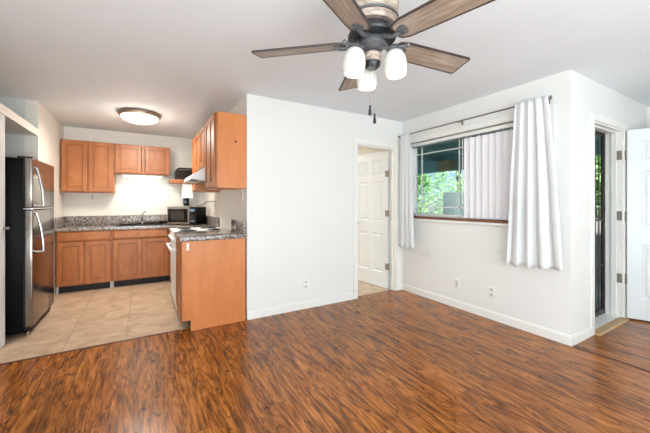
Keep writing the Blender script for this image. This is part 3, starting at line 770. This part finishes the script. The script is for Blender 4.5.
for i in range(5):
    a = R(24.9+72*i) - math.atan2(.509, .861) - 0.0
    # camera "right" axis points at world angle -30.6 deg
    Mx = Matrix.Translation((FX, FY, BZ)) @ Matrix.Rotation(a, 4, 'Z')
    pitch = Matrix.Rotation(R(-14), 4, 'X')
    bl = bpy.data.objects.new('blade', None)
    bb = B(Mx @ pitch)
    # blade outline, rounded root, square tip with small corners
    r0, r1 = .135, .617
    pts = []
    for (x, y) in ((r0+.012, -.048), (r0, -.03), (r0, .03), (r0+.012, .048), (r0+.05, .060), (r1-.010, .069), (r1-.003, .066), (r1, .058), (r1, -.058), (r1-.003, -.066), (r1-.010, -.069), (r0+.05, -.060)):
        pts.append((x, y))
    b2 = B(); b2.prism(pts, 2, -.004, .004)
    o = b2.out('blade', 'blade_wood', None); o.parent = fan; o.matrix_parent_inverse = Matrix.Translation(-Vector((FX, FY, 2.44)))
    o.matrix_basis = Matrix.Translation((FX, FY, BZ)) @ Matrix.Rotation(a, 4, 'Z') @ pitch
    # dark edge band as a sub-part
    eb = B(); n_ = len(pts); ins = []
    cx_ = sum(q[0] for q in pts)/n_
    for (x, y) in pts: ins.append((x+(.006 if x < cx_ else -.006), y*.90))
    A = [eb.bm.verts.new((x*1.0+(-.0008 if x < cx_ else .0008), y*1.012, -.0052)) for x, y in pts]; D = [eb.bm.verts.new((x, y, -.0052)) for x, y in ins]
    A2 = [eb.bm.verts.new((x*1.0+(-.0008 if x < cx_ else .0008), y*1.012, .0045)) for x, y in pts]; D2 = [eb.bm.verts.new((x, y, .0045)) for x, y in ins]
    for k_ in range(n_):
        j = (k_+1) % n_
        eb.bm.faces.new([A[k_], A[j], D[j], D[k_]]); eb.bm.faces.new([A[k_], A2[k_], A2[j], A[j]]); eb.bm.faces.new([A2[k_], D2[k_], D2[j], A2[j]]); eb.bm.faces.new([D[k_], D[j], D2[j], D2[k_]])
    e = eb.out('edge_band', 'edge_dark', None, smooth=False); e.parent = o
    # blade iron
    ib = B(Mx)
    ib.tube([(.06, 0, .018), (.09, 0, -.002), (.12, 0, -.014), (.165, 0, -.014)], [.014, .011, .011, .012], 10)
    ib.M = Mx @ pitch
    ib.prism([(.15, -.010), (.16, -.020), (.18, -.026), (.195, -.024), (.20, 0), (.195, .024), (.18, .026), (.16, .020), (.15, .010)], 2, -.012, -.0055)
    for (x, y) in ((.17, -.015), (.17, .015), (.188, 0)): ib.cyl((x, y, -.0155), (x, y, -.012), .006, seg=8)
    ib.out('blade_iron', 'pewter', fan)
# light kit
B().lathe([(.0, 2.0045), (.040, 2.0045), (.045, 1.985), (.042, 1.962), (.0, 1.962)], (FX, FY, 0), 28).out('wood_cup', 'barrel_wood', fan)
B().lathe([(.0, 1.9615), (.042, 1.9615), (.040, 1.945), (.028, 1.932), (.0, 1.928)], (FX, FY, 0), 28).out('bottom_cap', 'iron_black', fan)
for i, a0 in enumerate((95, 215, 335)):
    a = R(a0) - math.atan2(.509, .861)
    Mx = Matrix.Translation((FX, FY, 0)) @ Matrix.Rotation(a, 4, 'Z')
    ar = B(Mx).tube([(.045, 0, 2.03), (.07, 0, 2.018), (.105, 0, 2.013), (.135, 0, 2.012), (.168, 0, 2.012)], .0075, 10)
    ar.M = Mx; ar.sph((.175, 0, 2.012), .012, 12)
    ar.out('lamp_arm', 'pewter', fan)
    tilt = Mx @ Matrix.Translation((.108, 0, 2.012)) @ Matrix.Rotation(R(-6), 4, 'Y')
    B(tilt).lathe([(.0, .012), (.020, .010), (.034, -.002), (.036, -.016), (.0, -.018)], (0, 0, 0), 24).out('shade_holder', 'pewter', fan)
    s_ = B(tilt)
    s_.lathe([(.030, -.0185), (.040, -.026), (.050, -.050), (.0545, -.085), (.0525, -.115), (.046, -.138), (.043, -.138), (.0495, -.115), (.0515, -.085), (.047, -.05), (.037, -.029), (.028, -.022)], (0, 0, 0), 32, cap=False)
    sd = s_.out('glass_shade', 'shade_glass', fan)
    B(tilt).lathe([(.0, -.03), (.010, -.032), (.013, -.05), (.024, -.085), (.023, -.105), (.014, -.120), (.0, -.123)], (0, 0, 0), 20).out('bulb', 'bulb', sd)
    v = tilt @ Vector((0, 0, -.19))
    light('fan_lamp', 'POINT', v, .4, (1, .97, .94), size=.05)
for (dx, dy, z0, zt) in ((-.036, -.028, 1.96, 1.735), (-.012, -.034, 1.94, 1.697)):
    c_ = B()
    c_.cyl((FX+dx, FY+dy, zt), (FX+dx, FY+dy, z0+.01), .0007, seg=6)
    z = zt
    while z < z0: c_.sph((FX+dx, FY+dy, z), .0013, 6); z += .012
    pc = c_.out('pull_chain', 'chain_metal', fan)
    B().lathe([(0, zt), (.004, zt), (.0055, zt-.008), (.0045, zt-.014), (.0075, zt-.03), (.008, zt-.045), (.005, zt-.049), (0, zt-.05)], (FX+dx, FY+dy, 0), 12).out('pull_knob', 'black_matte', pc)

# ------------------------------------------------------------------ curtains, rod, blinds
XR = 3.165; ZR = 2.213
rd = thing('curtain_rod', 'thin metal curtain rod on brackets above the window', 'curtain rod', (XR, 2.3, ZR))
B().cyl((XR, 1.365, ZR), (XR, 3.255, ZR), .008, seg=12).out('rod', 'nickel', rd)
for yy in (1.40, 2.30, 3.225):
    bk = B().box(XB-.004, XB, yy-.012, yy+.012, ZR-.03, ZR+.03, .001).tube([(XB-.004, yy, ZR), (XR+.01, yy, ZR), (XR, yy, ZR-.009)], .0055, 8)
    bk.box(XR-.012, XR+.012, yy-.006, yy+.006, ZR-.014, ZR-.009)
    bk.out('bracket', 'nickel', rd)
for yy, s_ in ((1.365, -1), (3.255, 1)):
    B().lathe([(.009, 0), (.012, .003), (.010, .008), (.018, .014), (.019, .02), (0, .022)] if s_ < 0 else [(.009, 0), (.014, .004), (.014, .014), (0, .016)], (XR, yy, ZR), 16, (0, s_, 0)).out('finial', 'nickel', rd)
def curtain(name, label, ta, tb, ba, bb_, ztop, zbot, nf, amp_t, amp_b, seed, skew=0):
    rnd = random.Random(seed)
    b = B(); nu = nf*10; nv = 34; grid = []
    ph = [rnd.uniform(-.8, .8) for _ in range(nf+2)]; am = [rnd.uniform(.6, 1.25) for _ in range(nf+2)]
    for j in range(nv+1):
        t = j/nv; z = ztop+(zbot-ztop)*t
        e = t**.8
        y0_ = ta+(ba-ta)*e; y1_ = tb+(bb_-tb)*e
        row = []
        for i in range(nu+1):
            u = i/nu; k_ = u*nf; ki = int(min(k_, nf-1)); fr_ = k_-ki
            aa = am[ki]*(1-fr_)+am[ki+1]*fr_; pp = ph[ki]*(1-fr_)+ph[ki+1]*fr_
            ang_ = 2*PI*k_+pp*t*1.2
            amp = amp_t+(amp_b-amp_t)*min(1, t*1.3)
            y = y0_+(y1_-y0_)*u+.008*math.sin(2*ang_+1)*t
            x = XR - .022 + amp*aa*(math.sin(ang_)+.35*math.sin(2.3*ang_+seed)*(1-.4*t)) + .004*math.sin(7*z+u*5)*t
            if t < .06: x = XR+(x-XR)
            zz = z + (skew*(u-.5) + .006*math.sin(ang_))*t
            row.append(b.bm.verts.new((min(x, XB-.008), y, zz)))
        grid.append(row)
    for j in range(nv):
        for i in range(nu): b.bm.faces.new([grid[j][i], grid[j][i+1], grid[j+1][i+1], grid[j+1][i]])
    r = thing(name, label, 'curtain', (XR, (ta+tb)/2, ZR), 0, 'white curtains at the window')
    o = b.out('cloth', 'curtain_cloth', r)
    for e in o.data.edges: e.use_edge_sharp = False
    md = o.modifiers.new('thick', 'SOLIDIFY'); md.thickness = .0025
    return r
curtain('curtain', 'long white curtain panel gathered at the right end of the rod', 1.645, 1.365, 1.722, 1.235, 2.235, .655, 4, .0075, .026, 11, .03)
curtain('curtain', 'white curtain panel gathered at the left end of the rod beside the interior door', 3.205, 3.03, 3.235, 2.955, 2.23, .635, 3, .0075, .022, 5)

vb = thing('vertical_blind', 'white vertical blinds drawn over the right half of the window', 'blinds', (XB+.02, 2.1, 2.05))
B().box(XB+.006, XB+.046, 1.425, 3.135, 2.045, 2.085, .004).out('head_rail', 'trim_white', vb)
cr = B(); yy = 1.5
while yy < 3.1:
    cr.box(XB+.012, XB+.022, yy-.007, yy+.007, 2.022, 2.0448); yy += .031
cr.out('carrier_row', 'utility_grey', vb, smooth=False)['kind'] = 'stuff'
for i in range(11):
    yc = 1.485+i*.0765
    a = R(12+random.uniform(-4, 4)); hw = .0445
    v = B(Matrix.Translation((XB+.028, yc, 0)) @ Matrix.Rotation(a, 4, 'Z'))
    pts = []
    for k_ in range(7):
        s_ = -1+2*k_/6; pts.append((.006*(1-s_*s_), s_*hw))
    out_ = pts+[(x-.0012, y) for x, y in reversed(pts)]
    v.prism([(x, y) for x, y in out_], 2, 1.083, 2.021)
    v.out('vane', 'vane_vinyl', vb)
B().cyl((XB+.03, 2.32, 1.25), (XB+.03, 2.32, 2.044), .004, seg=8).out('wand', 'trim_white', vb)

# ------------------------------------------------------------------ outdoors
struct('ground', B().box(XB+TB, 30, YC+TB, 30, -.25, -.15), 'lawn')
struct('floor_porch', B().box(XB+TB, 6.6, YC+TB, 8.0, -.15, -.03), 'concrete')
struct('wall_porch_parapet', B().box(6.45, 6.6, YC+TB, 3.6, -.03, 1.0, .01), 'concrete')
struct('wall_porch_side', B().box(XD+.12, XD+.3, YC-.0, YC+TB, -.1, 2.44), 'wall_paint')
pr_ = thing('porch_roof', 'dark teal porch roof with a deep edge beam seen through the window', 'roof', (5, 4, 2.36))
B().box(XB+TB+.001, 6.3, YC+TB, 8.0, 2.36, 2.43).out('roof_deck', 'teal_paint', pr_, smooth=False)
B().box(6.12, 6.3, YC+TB, 8.0, 2.02, 2.359).out('beam', 'teal_paint', pr_, smooth=False)
for yy in (1.9, 2.9, 3.9, 4.9, 5.9, 6.9): B().box(XB+TB+.01, 6.119, yy, yy+.06, 2.25, 2.359).out('rafter', 'teal_paint', pr_, smooth=False)
B().box(5.98, 6.119, 4.55, 4.9, 2.02, 2.24).out('junction_box', 'tan_paint', pr_, smooth=False)
tag(B().box(6.13, 6.29, 4.02, 4.18, -.03, 2.019, .01).out('porch_post', 'teal_paint', None, loc=(6.2, 4.1, -.03)), 'teal square porch post under the roof beam', 'post')
ub = thing('utility_box', 'grey upright utility cabinet standing among the shrubs', 'utility box', (7.6, 5.55, -.15))
B().box(7.4, 7.75, 5.42, 5.86, -.149, 1.56, .01).out('box_body', 'utility_grey', ub)
B().box(7.385, 7.399, 5.45, 5.83, .1, 1.5, .004).out('box_door', 'utility_grey', ub)
def tree(name, label, cat, x, y, h, r_, n, mat, z0=-.15, seed=1, low=.0):
    rnd = random.Random(seed)
    t = thing(name, label, cat, (x, y, z0))
    tr = B()
    tr.tube([(x, y, z0), (x+.05, y, z0+h*.3), (x-.03, y+.05, z0+h*.6), (x, y, z0+h*.8)], [.09*h/3, .07*h/3, .05*h/3, .02], 8)
    for k_ in range(6):
        a = rnd.uniform(0, 2*PI); zz = z0+h*rnd.uniform(.25, .6)
        tr.tube([(x, y, zz), (x+math.cos(a)*r_*.4, y+math.sin(a)*r_*.4, zz+h*.12), (x+math.cos(a)*r_*.75, y+math.sin(a)*r_*.75, zz+h*.2)], [.03, .02, .008], 6)
    tr.out('trunk', 'bark', t)
    f_ = B(); bm = f_.bm
    blobs = [(x+rnd.uniform(-.6, .6)*r_, y+rnd.uniform(-.6, .6)*r_, z0+h*rnd.uniform(low+.1, .9), r_*rnd.uniform(.3, .55)) for _ in range(16)]
    for _ in range(n):
        bx, by, bz, br_ = rnd.choice(blobs)
        d = Vector((rnd.gauss(0, 1), rnd.gauss(0, 1), rnd.gauss(0, 1))).normalized()*br_*rnd.uniform(.5, 1.05)
        c = Vector((bx, by, bz))+d
        if c.z < z0: continue
        u = Vector((rnd.gauss(0, 1), rnd.gauss(0, 1), rnd.gauss(0, 1))).normalized(); w = u.orthogonal().normalized()
        L = rnd.uniform(.05, .09)
        vs = [bm.verts.new(c-u*L), bm.verts.new(c+w*L*.45), bm.verts.new(c+u*L), bm.verts.new(c-w*L*.45)]
        bm.faces.new(vs)
    me_o = f_.out('foliage', mat, t, smooth=False)
for i, (x, y, h, r_, n, mt, lb) in enumerate((
    (9.6, 5.0, 3.4, 1.0, 5200, 'leaf_pale', 'pale green leafy shrub behind the grey utility cabinet'),
    (8.6, 8.3, 4.2, 1.2, 5200, 'leaf_green', 'green leafy tree at the left of the window view'),
    (12.2, 8.8, 5.0, 1.9, 6200, 'leaf_pale', 'tall pale tree standing farthest back beyond the window'),
    (7.6, 2.5, 3.0, .8, 4600, 'leaf_green', 'green shrub seen through the security gate bars'),
    (11.6, 3.6, 4.6, 1.2, 4600, 'leaf_pale', 'pale tree behind the shrub beyond the security gate'))):
    tree('leafy_tree' if h > 4 else 'shrub', lb, 'tree' if h > 4 else 'shrub', x, y, h, r_, n, mt, seed=i+3)
